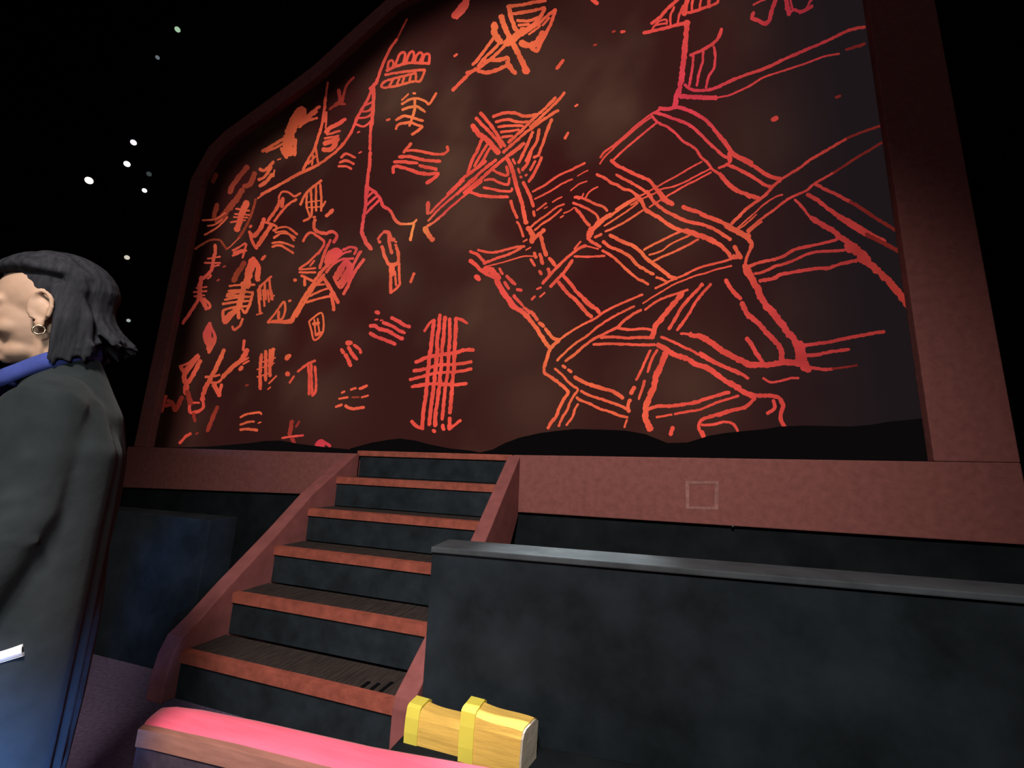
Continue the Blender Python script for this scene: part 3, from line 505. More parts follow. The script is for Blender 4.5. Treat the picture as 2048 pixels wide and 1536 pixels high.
def add_stroke(bm, layer, s, yoff):
    head, pts = s.strip().split(':')
    view, w = head.split()
    dim = 1.0
    if w.endswith('d'):
        dim, w = .42, w[:-1]
    ox, oy, sc = CROPS[view]
    w = float(w) / sc * (.84 if view in 'ABC' else 1)
    P = [(ox + float(a) / sc, oy + float(b) / sc) for a, b in (q.split(',') for q in pts.split())]
    L = catmull(P, 2.2)
    n = len(L)
    seed = random.random() * 100
    nv = []
    # half width in pixels, ragged; rounded ends
    for i, (x, y) in enumerate(L):
        a, b = L[max(0, i - 1)], L[min(n - 1, i + 1)]
        tx, ty = b[0] - a[0], b[1] - a[1]
        l = math.hypot(tx, ty) or 1
        nx, ny = -ty / l, tx / l
        r1 = 1 + .22 * noise.noise(Vector((x * .28, y * .28, seed + 30))) + .34 * noise.noise(Vector((x * .14, y * .14, seed))) + .12 * noise.noise(Vector((x * .5, y * .5, seed)))
        r2 = 1 + .22 * noise.noise(Vector((x * .28, y * .28, seed + 50))) + .34 * noise.noise(Vector((x * .14, y * .14, seed + 9))) + .12 * noise.noise(Vector((x * .5, y * .5, seed + 9)))
        nv.append((x, y, nx * w / 2 * r1, ny * w / 2 * r1, nx * w / 2 * r2, ny * w / 2 * r2, tx / l, ty / l))

    def V(x, y):
        p = at(x, y, YS - yoff)
        v = bm.verts.new(p)
        return v, line_tint(x, y, p.x, p.z, dim)
    rows = []
    x, y, ax, ay, bx, by, tx, ty = nv[0]
    h = w / 2 * .75
    rows.append((V(x + ax * .5 - tx * h, y + ay * .5 - ty * h), V(x - bx * .5 - tx * h, y - by * .5 - ty * h)))
    for (x, y, ax, ay, bx, by, tx, ty) in nv:
        rows.append((V(x + ax, y + ay), V(x - bx, y - by)))
    x, y, ax, ay, bx, by, tx, ty = nv[-1]
    rows.append((V(x + ax * .5 + tx * h, y + ay * .5 + ty * h), V(x - bx * .5 + tx * h, y - by * .5 + ty * h)))
    for (a, b), (c, d) in zip(rows, rows[1:]):
        f = bm.faces.new((a[0], b[0], d[0], c[0]))
        for lp, t in zip(f.loops, (a[1], b[1], d[1], c[1])):
            lp[layer] = t


for k, (nm, txt) in enumerate(FIG):
    bm = bmesh.new()
    layer = bm.loops.layers.float_color.new('tint')
    for j, s in enumerate(q for q in txt.replace('\n', ';').split(';') if q.strip()):
        add_stroke(bm, layer, s, .004 + .00006 * k + .000004 * j)
    obj(nm, bm, M['draw'], scr)
for s in FLECK:
    bm = bmesh.new()
    layer = bm.loops.layers.float_color.new('tint')
    add_stroke(bm, layer, s, .004)
    obj('fleck', bm, M['draw'], scr)
# dark hills along the foot of the picture
for L in ([(700, 915), (700, 897), (740, 886), (780, 879), (800, 877), (830, 881), (860, 889), (900, 897), (940, 901), (960, 905), (985, 899), (1010, 886), (1040, 875), (1080, 866), (1110, 862), (1150, 858), (1200, 859), (1250, 861),
           (1290, 868), (1320, 880), (1335, 886), (1375, 885), (1420, 871), (1450, 866), (1480, 863), (1530, 858), (1560, 853), (1610, 851), (1660, 852), (1700, 853), (1745, 849), (1780, 843), (1830, 838), (1900, 832), (1900, 940), (700, 940)],
          [(300, 896), (420, 893), (500, 886), (530, 882), (560, 881), (600, 888), (640, 893), (700, 899), (700, 940), (300, 940)]):
    C2 = []
    for i, (x, y) in enumerate(L):
        C2.append(at(x, y, YS - .012))
    bm = prism(C2, (0, .003, 0))
    obj('hill_silhouette', bm, M['hill'], scr)

# ------------------------------------------------------------------ staircase
RISE, RUN, W = .2, .2329, 1.2094
st = thing('staircase', (W / 2, -.7, 0), 'dark five-tread staircase with red-brown nosings climbing from the floor to the stage', 'staircase')
for k in range(1, 6):
    yf = -(6 - k) * RUN
    z = RISE * k
    t = obj('tread', box(.003, W - .003, yf + .022, yf + RUN - .002, z - .03, z - .001), M['tread'], st)
    # L-shaped strip over the front edge
    bm = prism([(.003, yf, z - .046), (.003, yf, z), (.003, yf + .04, z + .002), (.003, yf + .04, z - .002), (.003, yf + .02, z - .004), (.003, yf + .02, z - .046)], (W - .006, 0, 0))
    n = obj('nosing', bm, M['nosing'], t)
    # fine ribs on the two lowest treads
    if k <= 2:
        bm = bmesh.new()
        for i in range(44):
            x = .05 + i * (W - .1) / 43
            r = box(x - .004, x + .004, yf + .05, yf + RUN - .03, z - .002, z + .0004)
            me = bpy.data.meshes.new('tmp')
            r.to_mesh(me)
            bm.from_mesh(me)
            r.free()
            bpy.data.meshes.remove(me)
        obj('grip_ribs', bm, M['tread'], t)
    if k == 1:
        for sx, sl in ((.985, .05), (1.03, .055), (1.075, .085)):
            obj('scuff_mark', box(sx - .008, sx + .008, yf + .045, yf + .045 + sl, z - .001, z + .0035, .001), M['black'], t)
for k in range(0, 6):
    yf = -(5 - k) * RUN - 0.0
    obj('riser', box(.003, W - .003, yf + .012 if k < 5 else .012, yf + .021 if k < 5 else .024, RISE * k + (.003 if k else 0), RISE * (k + 1) - (.047 if k < 5 else .04)), M['riser'], st)
obj('stage_edge_nosing', box(-.02, W + .03, -.004, .03, 1.155, 1.196, .004), M['nosing'], st)
Lp = [(-.03, 1.172), (-.433, .894), (-.678, .672), (-.955, .441), (-1.089, .318), (-1.165, .262), (-1.195, .19), (-1.21, .1), (-1.215, 0), (-.95, 0), (-.003, .79), (-.003, 1.172)]
obj('stringer', prism([(-.1, y, z) for y, z in Lp], (.1, 0, 0), .006), M['stringer'], st)
Rp = [(-.003, 1.19), (-.571, .735), (-.977, .43), (-1.235, .262), (-1.247, .225), (-1.247, 0), (-.72, 0), (-.003, .8), (-.003, 1.19)]
obj('stringer', prism([(W, y, z) for y, z in Rp[:-1]], (.085, 0, 0), .006), M['stringer'], st)

# ------------------------------------------------------------------ low walls in front of the stage
def low_wall(x0, y0, x1, y1, zt, thick, label, zb=0.0, cap=True):
    d = Vector((x1 - x0, y1 - y0, 0)).normalized()
    n = Vector((-d.y, d.x, 0))           # away from the audience
    A, B = Vector((x0, y0, 0)), Vector((x1, y1, 0))
    t = thing('pit_wall', ((x0 + x1) / 2, (y0 + y1) / 2, 0), label, 'low wall')
    z = Vector((0, 0, 1))
    obj('panel', prism([A + z * zb, B + z * zb, B + z * (zt - .022), A + z * (zt - .022)], n * thick, .004), M['wall'], t)
    if cap:
        o = -n * .012
        c = obj('cap', prism([A + o + z * (zt - .022), B + o + z * (zt - .022), B + o + z * zt, A + o + z * zt], n * (thick + .024), .005), M['cap'], t)
        tag(c, 'worn grey top of the wall')
    return t


low_wall(1.312, -1.215, 4.6, -.915, .795, .17, 'dark slate pit wall with a grey top, right of the staircase')
low_wall(-4.2, -1.05, -.16, -1.0, .79, .17, 'dark blue-grey pit wall left of the staircase, behind the person', cap=False)

# curb along the foot of the right wall
cb = tag(obj('curb', prism([(1.30, -1.235, 0), (4.6, -.94, 0), (4.6, -1.30, 0), (1.30, -1.485, 0)], (0, 0, .19), .008), M['under']), 'low black curb along the foot of the pit wall, under the yellow foam blocks', 'curb')

# ------------------------------------------------------------------ yellow foam blocks on the curb
def foam(name, x0, x1, y, h, dep, rot, label, pale):
    zt = .1905
    t = thing(name, ((x0 + x1) / 2, y + dep / 2, zt), label, 'foam block', 'yellow foam blocks on the curb')
    w = x1 - x0
    bw = .05

    def body(xa, xb, grow, sag0, sag1, m, nm, seg=8, sk0=0.0, sk1=0.0):
        bm = bmesh.new()
        rows = []
        for i in range(seg + 1):
            f = i / seg
            x = xa + (xb - xa) * f
            sg = sag0 + (sag1 - sag0) * f + (.004 * math.sin(f * 5) if seg > 3 else 0)
            y0, y1, z1 = y - grow, y + dep + grow, zt + h - sg + grow
            prof = [(y0, zt), (y0 - .002, zt + h * .3), (y0 + .001, zt + h * .7), (y0 + .008, z1 - .006), (y0 + .02, z1), (y1 - .02, z1), (y1, z1 - .012), (y1, zt)]
            sk = sk0 + (sk1 - sk0) * f
            rows.append([bm.verts.new((x + sk * (a - y) / dep - sk * .25 * (1 - (b - zt) / h), a, b)) for a, b in prof])
        for r0, r1 in zip(rows, rows[1:]):
            for k in range(8):
                bm.faces.new((r0[k], r0[(k + 1) % 8], r1[(k + 1) % 8], r1[k]))
        bm.faces.new(rows[0])
        bm.faces.new(list(reversed(rows[-1])))
        o = obj(nm, bm, m, t, smooth=False)
        return o
    body(x0 + bw * .6, x1 - (.006 if pale else 0), 0, .002, .022, M['yellow'], 'core', 8, 0, .022 if pale else 0)
    tag(body(x0, x0 + bw, .003, 0, .002, M['lemon'], 'band', 2), 'lemon yellow end band')
    if pale:
        tag(body(x1 - .008, x1, -.001, .021, .021, M['pale'], 'cut_end', 1, .022, .022), 'pale bare end')
    t.rotation_euler.z = rot
    return t


foam('foam_block', 1.325, 1.535, -1.345, .108, .085, 0.0, 'narrower yellow foam block nearest the staircase, tucked behind the other', False)
foam('foam_block', 1.532, 1.745, -1.362, .142, .105, 0.0, 'larger yellow foam block with a pale bare right end', True)

# ------------------------------------------------------------------ padded pink rail in front of the stair
rl = thing('padded_rail', (1.2, -1.64, 0), 'low rail with bright pink padded top and tan edging, in front of the staircase', 'rail')
TOPZ = .30
back = [(.600, -1.640), (.625, -1.620), (.72, -1.602), (.936, -1.582), (1.342, -1.557), (1.529, -1.535), (1.9, -1.49), (2.4, -1.42)]
front = [(.644, -1.735), (.70, -1.728), (.80, -1.720), (.972, -1.704), (1.275, -1.687), (1.5, -1.668), (1.9, -1.625), (2.4, -1.555)]


def strip(z0, z1, ins, crown, nm, m, fshift=0.0, only_front=False, segs=7):
    bm = bmesh.new()
    rows = []
    for i, (b, f) in enumerate(zip(back, front)):
        b, f = Vector((*b, 0)), Vector((*f, 0))
        d = (f - b).normalized()
        a0, a1 = b + d * ins, f - d * ins + d * fshift
        if only_front:
            a0 = f - d * .012
        r = [bm.verts.new((a0.x, a0.y, z0))]
        for k in range(segs):
            q = k / (segs - 1)
            p = a0.lerp(a1, q)
            r.append(bm.verts.new((p.x, p.y, z1 + crown * (1 - (2 * q - 1) ** 4) - crown)))
        r.append(bm.verts.new((a1.x, a1.y, z0)))
        rows.append(r)
    n = len(rows[0])
    for r0, r1 in zip(rows, rows[1:]):
        for k in range(n):
            bm.faces.new((r0[k], r0[(k + 1) % n], r1[(k + 1) % n], r1[k]))
    bm.faces.new(rows[0])
    bm.faces.new(list(reversed(rows[-1])))
    return obj(nm, bm, m, rl, smooth=nm == 'padded_top')


strip(TOPZ - .03, TOPZ + .004, 0.0, .012, 'padded_top', M['pink'])
strip(TOPZ - .05, TOPZ - .004, 0, 0, 'edging', M['tan'], fshift=.018, only_front=True)
strip(0, TOPZ - .031, .012, 0, 'panel', M['railbase'], fshift=.022)

# ------------------------------------------------------------------ pin lamps on the dark wall, left of the frame
LAMPS = [(178, 361, 8, 4.5, (1, .86, .66), 'largest warm pin lamp, lowest left of the bright cluster'),
         (254, 328, 6.5, 4.5, (.95, .93, 1), 'white pin lamp just right of the large warm lamp'),
         (267, 285, 6.5, 1.1, (.9, .86, .9), 'white pin lamp topmost of the bright cluster'),
         (289, 381, 5, 2.2, (1, .93, .82), 'small bright pin lamp lowest right of the cluster'),
         (298, 348, 5.5, .05, (.8, 1, 1), 'very dim grey pin lamp at the right of the cluster'),
         (254, 515, 5.5, .62, (1, .93, .78), 'cream pin lamp alone above the head of the person'),
         (257, 641, 4.2, .38, (.85, 1, .95), 'small pale pin lamp beside the hair of the person'),
         (355, 59, 6, .55, (.62, .95, .62), 'greenish pin lamp highest on the dark wall'),
         (315, 115, 4.5, .16, (.75, .9, 1), 'dim bluish pin lamp just below the greenish one')]
for i, (px, py, r, s, c, lab) in enumerate(LAMPS):
    Yl = .44
    p = at(px, py, Yl)
    dist = (p - CAM) @ RM[2]
    rr = r / FPX * dist * .8
    nrm = (CAM + Vector((0, 0, .8)) - p).normalized()
    q = nrm.to_track_quat('Z', 'X').to_matrix().to_4x4()
    t = thing('pin_lamp', (p.x, .6, p.z), lab, 'lamp', 'pin lamps on the dark wall')
    bm = bmesh.new()
    # tilted can with open mouth
    segs = 20
    prof = [(.0, -2.6), (.8, -2.6), (1.15, -2.0), (1.25, .25), (1.05, .25), (1.0, 0)]
    rows = []
    for (a, z) in prof:
        rows.append([bm.verts.new(Matrix.Translation(p) @ q @ Vector((a * rr * math.cos(k * 2 * math.pi / segs), a * rr * math.sin(k * 2 * math.pi / segs), z * rr))) for k in range(segs)])
    for r0, r1 in zip(rows, rows[1:]):
        for k in range(segs):
            bm.faces.new((r0[k], r0[(k + 1) % segs], r1[(k + 1) % segs], r1[k]))
    bmesh.ops.remove_doubles(bm, verts=bm.verts, dist=1e-6)
    obj('housing', bm, M['lampbody'], t, smooth=True)
    bm = bmesh.new()
    bmesh.ops.create_circle(bm, cap_ends=True, segments=20, radius=rr * .98, matrix=Matrix.Translation(p) @ q @ Matrix.Translation((0, 0, rr * .05)))
    obj('lens', bm, emis('lamp_glow_%d' % i, c, s), t)
    bm = bmesh.new()
    bmesh.ops.create_cone(bm, cap_ends=True, segments=10, radius1=rr * .3, radius2=rr * .3, depth=.6 - (p.y + 1.6 * rr), matrix=Matrix.Translation((p.x - nrm.x * 1.6 * rr, (p.y + 1.6 * rr + .6) / 2, p.z - nrm.z * 1.6 * rr)) @ Matrix.Rotation(math.pi / 2, 4, 'X'))
    obj('bracket', bm, M['lampbody'], t)

# ------------------------------------------------------------------ person at the left edge, seen from behind the shoulder, head bowed
PB, PS, PO = Vector((.61, .792, 0)).normalized(), Vector((.792, -.61, 0)).normalized(), Vector((.773, -2.214, 0))


def pw(b, s, z):
    """body frame (back, towards the person's left side, up) relative to the person's base"""
    return PB * b + PS * s + Vector((0, 0, z))


TILT = math.radians(20)


def hd(b, s, h):
    """head frame around the ear axis, bowed forward"""
    c, sn = math.cos(TILT), math.sin(TILT)
    return (b * c - h * sn, s, 1.42 + b * sn + h * c)


def tube_rings(bm, pts, rad, n=14, cap=True):
    """pts: list of local (b,s,z); rad: list of r or (ru, rv); closed tapered tube with rounded ends"""
    P = [Vector(p) for p in pts]
    R = [(r, r) if not isinstance(r, tuple) else r for r in rad]
    rings = []
    ref = None
    m = len(P)

    def frame(i):
        nonlocal ref
        t = (P[min(m - 1, i + 1)] - P[max(0, i - 1)]).normalized()
        if ref is None:
            ref = Vector((1, 0, 0)) if abs(t.x) < .8 else Vector((0, 0, 1))
        u = (ref - t * ref.dot(t)).normalized()
        ref = u
        return t, u, t.cross(u)
    F = [frame(i) for i in range(m)]

    def ring(c, u, v, ru, rv):
        return [bm.verts.new(pw(*(c + u * (ru * math.cos(2 * math.pi * k / n)) + v * (rv * math.sin(2 * math.pi * k / n))))) for k in range(n)]
    for e in (60, 30):
        a = math.radians(e)
        t, u, v = F[0]
        rings.append(ring(P[0] - t * min(R[0]) * math.sin(a), u, v, R[0][0] * math.cos(a), R[0][1] * math.cos(a)))
    for i in range(m):
        rings.append(ring(P[i], F[i][1], F[i][2], *R[i]))
    for e in (30, 60):
        a = math.radians(e)
        t, u, v = F[-1]
        rings.append(ring(P[-1] + t * min(R[-1]) * math.sin(a), u, v, R[-1][0] * math.cos(a), R[-1][1] * math.cos(a)))
    for r0, r1 in zip(rings, rings[1:]):
        for k in range(n):
            bm.faces.new((r0[k], r0[(k + 1) % n], r1[(k + 1) % n], r1[k]))
    bm.faces.new(rings[0])
    bm.faces.new(list(reversed(rings[-1])))


def ell(bm, c, r, fn=None, n=20):
    """ellipsoid, c and r in a local frame mapped by fn"""
    fn = fn or (lambda *q: q)
    rows = []
    for i in range(1, n // 2):
        th = math.pi * i / (n // 2)
        rows.append([bm.verts.new(pw(*fn(c[0] + r[0] * math.sin(th) * math.cos(2 * math.pi * k / n), c[1] + r[1] * math.sin(th) * math.sin(2 * math.pi * k / n), c[2] + r[2] * math.cos(th)))) for k in range(n)])
    for r0, r1 in zip(rows, rows[1:]):
        for k in range(n):
            bm.faces.new((r0[k], r0[(k + 1) % n], r1[(k + 1) % n], r1[k]))
    bm.faces.new(rows[0])
    bm.faces.new(list(reversed(rows[-1])))


def remeshed(bm, voxel, smooth=4, fac=.5):
    bmesh.ops.recalc_face_normals(bm, faces=bm.faces)
    me = bpy.data.meshes.new('tmp')
    bm.to_mesh(me)
    bm.free()
    o = bpy.data.objects.new('tmp', me)
    COL.objects.link(o)
    r = o.modifiers.new('r', 'REMESH')
    r.mode = 'VOXEL'
    r.voxel_size = voxel
    if smooth:
        s = o.modifiers.new('s', 'SMOOTH')
        s.factor = fac
        s.iterations = smooth
    dg = bpy.context.evaluated_depsgraph_get()
    out = bpy.data.meshes.new_from_object(o.evaluated_get(dg))
    bpy.data.objects.remove(o)
    bpy.data.meshes.remove(me)
    return out


def hand(bm, side, grip):
    """palm, four fingers along the back axis, thumb at the front side"""
    s0 = .222 * side
    inn = -side                                       # towards the body
    tube_rings(bm, [(.03, s0, .835), (.03, s0, .80), (.031, s0, .765), (.03, s0, .735)], [(.026, .020), (.030, .017), (.038, .015), (.036, .013)], 12)
    fb = [-.001, .020, .040, .058]
    ln = [.92, 1.0, .95, .78]
    for b, l in zip(fb, ln):
        if grip:
            pts = [(b, s0, .735), (b, s0 + inn * .002, .735 - .030 * l), (b + .001, s0 + inn * .022, .735 - .045 * l), (b + .001, s0 + inn * .043, .735 - .030 * l), (b + .001, s0 + inn * .044, .735 - .010 * l)]
        else:
            pts = [(b, s0, .735), (b - .004, s0 + inn * .004, .735 - .034 * l), (b - .010, s0 + inn * .014, .735 - .060 * l), (b - .014, s0 + inn * .026, .735 - .080 * l)]
        tube_rings(bm, pts, [.0095, .0092, .0085, .0078, .0068][:len(pts)], 10)
    tp = [(.008, s0 + inn * .006, .790), (-.014, s0 + inn * .014, .765), (-.018, s0 + inn * .030, .742), (-.010, s0 + inn * .040, .722)]
    tube_rings(bm, tp, [.014, .0115, .0098, .0078], 10)


bm = bmesh.new()
# torso, neck, legs, arms
tube_rings(bm, [(.055, 0, .82), (.05, 0, .92), (.05, 0, 1.08), (.06, 0, 1.18), (.055, 0, 1.25)], [(.085, .15), (.085, .135), (.10, .15), (.085, .14), (.05, .08)], 20)
tube_rings(bm, [(.058, 0, 1.22), (.045, 0, 1.29), (.018, 0, 1.36), (.0, 0, 1.40)], [.062, .052, .050, .052], 18)
for sd in (1, -1):
    tube_rings(bm, [(.06, .085 * sd, .82), (.045, .09 * sd, .70), (.03, .09 * sd, .45), (.05, .09 * sd, .30), (.045, .09 * sd, .09)], [.062, .070, .055, .052, .036], 16)
    tube_rings(bm, [(.055, .09 * sd, .05), (-.02, .095 * sd, .035), (-.12, .105 * sd, .028)], [(.035, .035), (.032, .03), (.03, .02)], 14)
    tube_rings(bm, [(.06, .10 * sd, 1.22), (.058, .16 * sd, 1.205), (.07, .20 * sd, 1.08), (.075, .215 * sd, .98), (.05, .222 * sd, .88), (.03, .222 * sd, .80)], [.05, .05, .043, .037, .033, .024], 14)
    hand(bm, sd, sd > 0)
# head
ell(bm, (.010, 0, .048), (.094, .074, .088), hd, 28)
ell(bm, (-.040, 0, -.005), (.056, .058, .085), hd, 24)
ell(bm, (-.058, 0, -.072), (.040, .042, .030), hd, 20)
ell(bm, (-.085, 0, -.082), (.018, .022, .016), hd, 14)           # chin
ell(bm, (-.070, 0, .040), (.026, .056, .022), hd, 16)            # brow
for sd in (1, -1):
    ell(bm, (-.062, .036 * sd, -.022), (.026, .022, .022), hd, 14)   # cheekbone
    ell(bm, (-.082, .031 * sd, .018), (.012, .016, .010), hd, 12)    # eyelid bulge
    ell(bm, (-.106, .010 * sd, -.028), (.010, .008, .007), hd, 10)   # nostril wing
    # ear: rim, bowl and lobe
    rim = []
    for k in range(13):
        a = math.radians(-50 + 265 * k / 12)
        rim.append(hd(.000 + .020 * math.cos(a) + .006 * math.sin(a), (.080 + .015 * (.5 + .5 * math.cos(a))) * sd, .006 + .034 * math.sin(a)))
    tube_rings(bm, rim, [.0058] * 13, 8)
    ell(bm, (.002, .076 * sd, .002), (.017, .012, .028), hd, 14)
    ell(bm, (-.010, .082 * sd, -.032), (.011, .007, .013), hd, 10)
tube_rings(bm, [hd(-.098, 0, .022), hd(-.108, 0, .0), hd(-.118, 0, -.024)], [.009, .011, .0125], 12)
ell(bm, (-.094, 0, -.050), (.011, .022, .006), hd, 12)
ell(bm, (-.091, 0, -.061), (.011, .019, .007), hd, 12)
body = obj('person', remeshed(bm, .0048, 5), M['skin'], smooth=True)
body.location = PO
tag(body, 'person in a long charcoal jacket with dark hair, head bowed, standing at the left edge', 'person')


def clad(name, me, m, smooth=True):
    o = bpy.data.objects.new(name, me)
    me.materials.clear()
    me.materials.append(m)
    for p in me.polygons:
        p.use_smooth = smooth
    COL.objects.link(o)
    o.parent = body
    return o


# eyes
for sd in (1, -1):
    bm = bmesh.new()
    ell(bm, (-.0835, .031 * sd, .015), (.0115, .0115, .0105), hd, 14)
    me = bpy.data.meshes.new('eye')
    bmesh.ops.recalc_face_normals(bm, faces=bm.faces)
    bm.to_mesh(me)
    bm.free()
    clad('eye', me, M['shoe'])

# hair: overlapping locks from the crown, flicked outwards at the nape
bm = bmesh.new()
rnd = random.Random(3)
ell(bm, (.022, 0, .056), (.088, .076, .088), hd, 24)
for i in range(150):
    ph = math.radians(-180 + 360 * (i + rnd.random() * .8) / 150)
    aph = abs(math.degrees(ph))
    g0 = rnd.uniform(.0, .012)
    if aph < 38:
        tmax, hang = 50, 0
    elif aph < 114:
        tmax, hang = 50 + (aph - 38) * .42, 0
    else:
        tmax, hang = 96, 1
    pts, rad = [], []
    for k in range(9):
        th = math.radians(4 + (tmax - 4) * k / 8)
        sw = ph + math.copysign(math.radians(26) * (k / 8) ** 1.5, ph) * (1 if aph < 114 else 0)      # front locks sweep back over the ear
        pts.append(hd(.014 - (.100 + g0) * math.sin(th) * math.cos(sw), (.080 + g0) * math.sin(th) * math.sin(sw), .052 + (.090 + g0) * math.cos(th)))
        rad.append(.012 - .002 * k / 8)
    if hang:
        b, s, z = pts[-1]
        back = max(0, -math.cos(ph))
        fl = (.046 * back + .004) * rnd.uniform(.5, 1.15)
        drop = rnd.uniform(.125, .165)
        if aph < 105:
            drop *= .8
        side = math.sin(ph)
        for k in range(1, 6):
            q = k / 5
            pts.append((b + .004 * q + fl * q * q * 1.1 - .010 * math.sin(q * 3.1), s - side * .010 * math.sin(q * 3.1) + side * fl * .15 * q, z - drop * q * (1 - .12 * q)))
            rad.append(.010 - .0055 * q)
    tube_rings(bm, pts, rad, 8)
for sd in (1, -1):
    for i in range(9):                                # longer locks behind the ear, over the collar
        q = i / 8
        a, b_ = hd(.030 + .030 * q, .074 * sd, .05), (.030 + .062 * q, (.083 - .012 * q) * sd, 1.315 - .02 * rnd.random() + .02 * q)
        m_ = (a[0] * .5 + b_[0] * .5 + .010, (.086 - .010 * q) * sd, (a[2] + b_[2]) / 2 + .01)
        tube_rings(bm, [a, m_, b_], [.012, .011, .004], 8)
clad('hair', remeshed(bm, .0042, 2, .4), M['hair'])

# clothes
bm = bmesh.new()
tube_rings(bm, [(.068, 0, .40), (.068, 0, .56), (.066, 0, .74), (.068, 0, .88), (.064, 0, .98), (.062, 0, 1.09), (.060, 0, 1.19), (.055, 0, 1.245), (.046, 0, 1.292)],
           [(.124, .205), (.130, .206), (.132, .202), (.119, .195), (.126, .205), (.124, .208), (.104, .190), (.080, .125), (.068, .072)], 28)
for sd in (1, -1):
    tube_rings(bm, [(.062, .10 * sd, 1.215), (.062, .165 * sd, 1.19), (.072, .205 * sd, 1.08), (.078, .222 * sd, .985), (.055, .226 * sd, .90), (.036, .224 * sd, .83)], [.062, .068, .062, .056, .052, .046], 18)
    if sd > 0:
        tube_rings(bm, [(.095, .10 * sd, 1.185), (.104, .125 * sd, 1.10), (.104, .13 * sd, .95), (.102, .125 * sd, .75), (.098, .125 * sd, .45)], [.055, (.082, .09), (.082, .092), (.085, .09), (.088, .088)], 18)
        tube_rings(bm, [(.098, .05 * sd, 1.19), (.110, .07 * sd, 1.10), (.112, .07 * sd, .95), (.110, .065 * sd, .75), (.108, .065 * sd, .45)], [.05, (.080, .08), (.082, .08), (.085, .08), (.086, .08)], 16)
    # folds at the elbow
    for z in (.95, .98, 1.02):
        tube_rings(bm, [(.03, (.222 + .035) * sd, z - .015), (.075, (.222 + .052) * sd, z), (.12, (.222 + .03) * sd, z - .012)], [.006, .011, .006], 8)
for z, a in ((1.02, .010), (.90, -.008), (.78, .012), (.68, -.006)):
    tube_rings(bm, [(.15, -.10, z + a), (.182, 0, z), (.155, .10, z - a)], [.005, .008, .005], 8)
tube_rings(bm, [(.188, 0, .44), (.188, 0, .78), (.182, 0, .92), (.182, 0, 1.05)], [.007, .007, .006, .005], 8)      # centre back seam
clad('jacket', remeshed(bm, .0062, 22), M['jacket'])
bm = bmesh.new()
for sd in (1, -1):
    tube_rings(bm, [(.055, .085 * sd, .84), (.062, .092 * sd, .66), (.06, .095 * sd, .45), (.06, .095 * sd, .28), (.05, .095 * sd, .06)], [(.095, .09), (.095, .088), (.090, .078), (.085, .072), (.075, .065)], 18)
clad('trousers', remeshed(bm, .0065, 4), M['trouser'])
for sd in (1, -1):
    bm = bmesh.new()
    tube_rings(bm, [(.075, .09 * sd, .047), (.02, .093 * sd, .047), (-.06, .10 * sd, .040), (-.14, .108 * sd, .033)], [(.042, .040), (.045, .043), (.038, .044), (.030, .038)], 18)
    for v in bm.verts:
        v.co.z = max(v.co.z, .004)
    clad('shoe', remeshed(bm, .006, 3), M['shoe'])
# collar standing around the neck, higher at the back
bm = bmesh.new()
rows = []
for k in range(36):
    a = 2 * math.pi * k / 36
    b, s = .018 + .078 * math.cos(a), .072 * math.sin(a)
    z = 1.303 + (b - .02) * .60
    o = Vector((math.cos(a), math.sin(a)))
    ring = []
    for (r, h) in ((-.006, -.022), (.002, -.026), (.005, -.006), (.001, .018), (-.004, .021), (-.008, .005)):
        ring.append(bm.verts.new(pw(b + o.x * r, s + o.y * r, z + h + .002 * math.sin(5 * a))))
    rows.append(ring)
for i in range(36):
    r0, r1 = rows[i], rows[(i + 1) % 36]
    for k in range(6):
        bm.faces.new((r0[k], r0[(k + 1) % 6], r1[(k + 1) % 6], r1[k]))
bmesh.ops.recalc_face_normals(bm, faces=bm.faces)
me = bpy.data.meshes.new('collar')
bm.to_mesh(me)
bm.free()
tag(clad('collar', me, M['blue']), 'bright blue collar')
for sd in (1, -1):
    bm = bmesh.new()
    ctr = hd(-.012, .088 * sd, -.048)
    pts = [(ctr[0] + .010 * math.cos(2 * math.pi * k / 16), ctr[1], ctr[2] + .010 * math.sin(2 * math.pi * k / 16)) for k in range(17)]
    tube_rings(bm, pts, [.0018] * 17, 8)
    bmesh.ops.recalc_face_normals(bm, faces=bm.faces)
    me = bpy.data.meshes.new('earring')
    bm.to_mesh(me)
    bm.free()
    clad('earring', me, M['gold'])

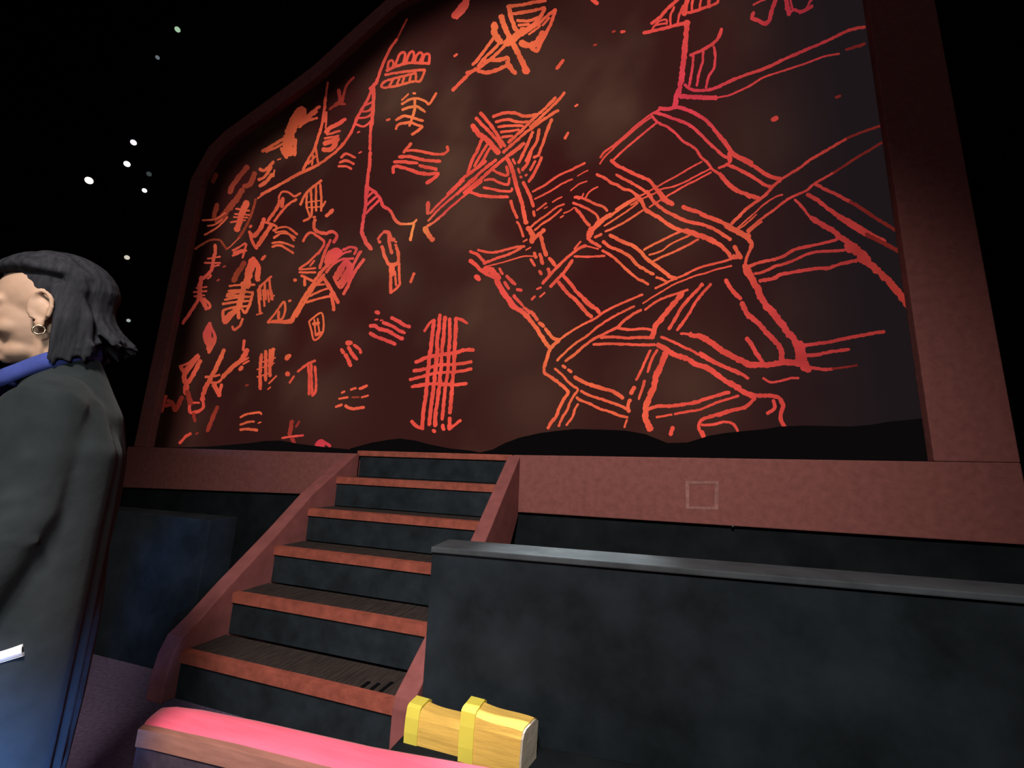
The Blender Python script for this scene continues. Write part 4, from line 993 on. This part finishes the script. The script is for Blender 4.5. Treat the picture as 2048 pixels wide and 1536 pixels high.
# rolled paper in the near hand: a thing of its own
bm = bmesh.new()
sx = .222 - .0225
A_, B_ = Vector((-.09, sx, .690)), Vector((.125, sx + .012, .742))
turns, n = 2.6, 60
ax = (B_ - A_).normalized()
u = ax.cross(Vector((0, 1, 0))).normalized()
v = ax.cross(u)
ra, rb = [], []
for k in range(n):
    a = turns * 2 * math.pi * k / (n - 1)
    r = .0055 + .0055 * k / (n - 1)
    d_ = u * (r * math.cos(a)) + v * (r * math.sin(a))
    ra.append(bm.verts.new(pw(*(A_ + d_))))
    rb.append(bm.verts.new(pw(*(B_ + d_ * 1.05))))
for k in range(n - 1):
    bm.faces.new((ra[k], ra[k + 1], rb[k + 1], rb[k]))
pp = obj('rolled_paper', bm, M['paper'], smooth=True)
sol = pp.modifiers.new('s', 'SOLIDIFY')
sol.thickness = .0006
pp.location = PO
tag(pp, 'white rolled paper held in the near hand of the person', 'paper')

# ------------------------------------------------------------------ lights
def spot(name, loc, to, power, color, size, blend, radius=.15):
    l = bpy.data.lights.new(name, 'SPOT')
    l.energy = power
    l.color = color
    l.spot_size = math.radians(size)
    l.spot_blend = blend
    l.shadow_soft_size = radius
    o = bpy.data.objects.new(name, l)
    COL.objects.link(o)
    o.location = loc
    o.rotation_euler = (Vector(to) - Vector(loc)).to_track_quat('-Z', 'Y').to_euler()
    return o


spot('house_light', (2.25, -4.0, 3.5), (1.3, 0, .8), 830, (1, .95, .92), 80, 1.0, .25)
spot('rail_fill', (1.5, -2.75, 1.5), (1.15, -1.65, .28), 76, (1, .88, .9), 58, 1.0, .08)  # added spot without a fixture, brightens the pink rail
spot('rail_top_light', (1.95, -.2, 4.5), (1.85, -1.12, .8), 2000, (.9, .98, 1), 13, 1.0, .05)
spot('aisle_blue_light', (1.75, -2.75, .14), (.84, -2.40, .36), 520, (.12, .34, 1), 52, 1.0, .05)
spot('cool_side_fill', (2.6, -3.5, 1.6), (.3, -1.6, .75), 60, (.85, .97, 1), 80, 1.0, .15)  # added cool fill for the jacket and pit walls, no real lamp here
l = bpy.data.lights.new('ambient_fill', 'POINT')  # weak wide point light, added to lift the dim arch
l.energy = 62
l.color = (1, .93, .98)
l.shadow_soft_size = .5
o = bpy.data.objects.new('ambient_fill', l)
COL.objects.link(o)
o.location = (.6, -5.0, 4.6)
w = bpy.data.worlds.new('dark')
SC.world = w
w.use_nodes = True
w.node_tree.nodes['Background'].inputs[0].default_value = (.6, .75, 1, 1)
w.node_tree.nodes['Background'].inputs[1].default_value = 0
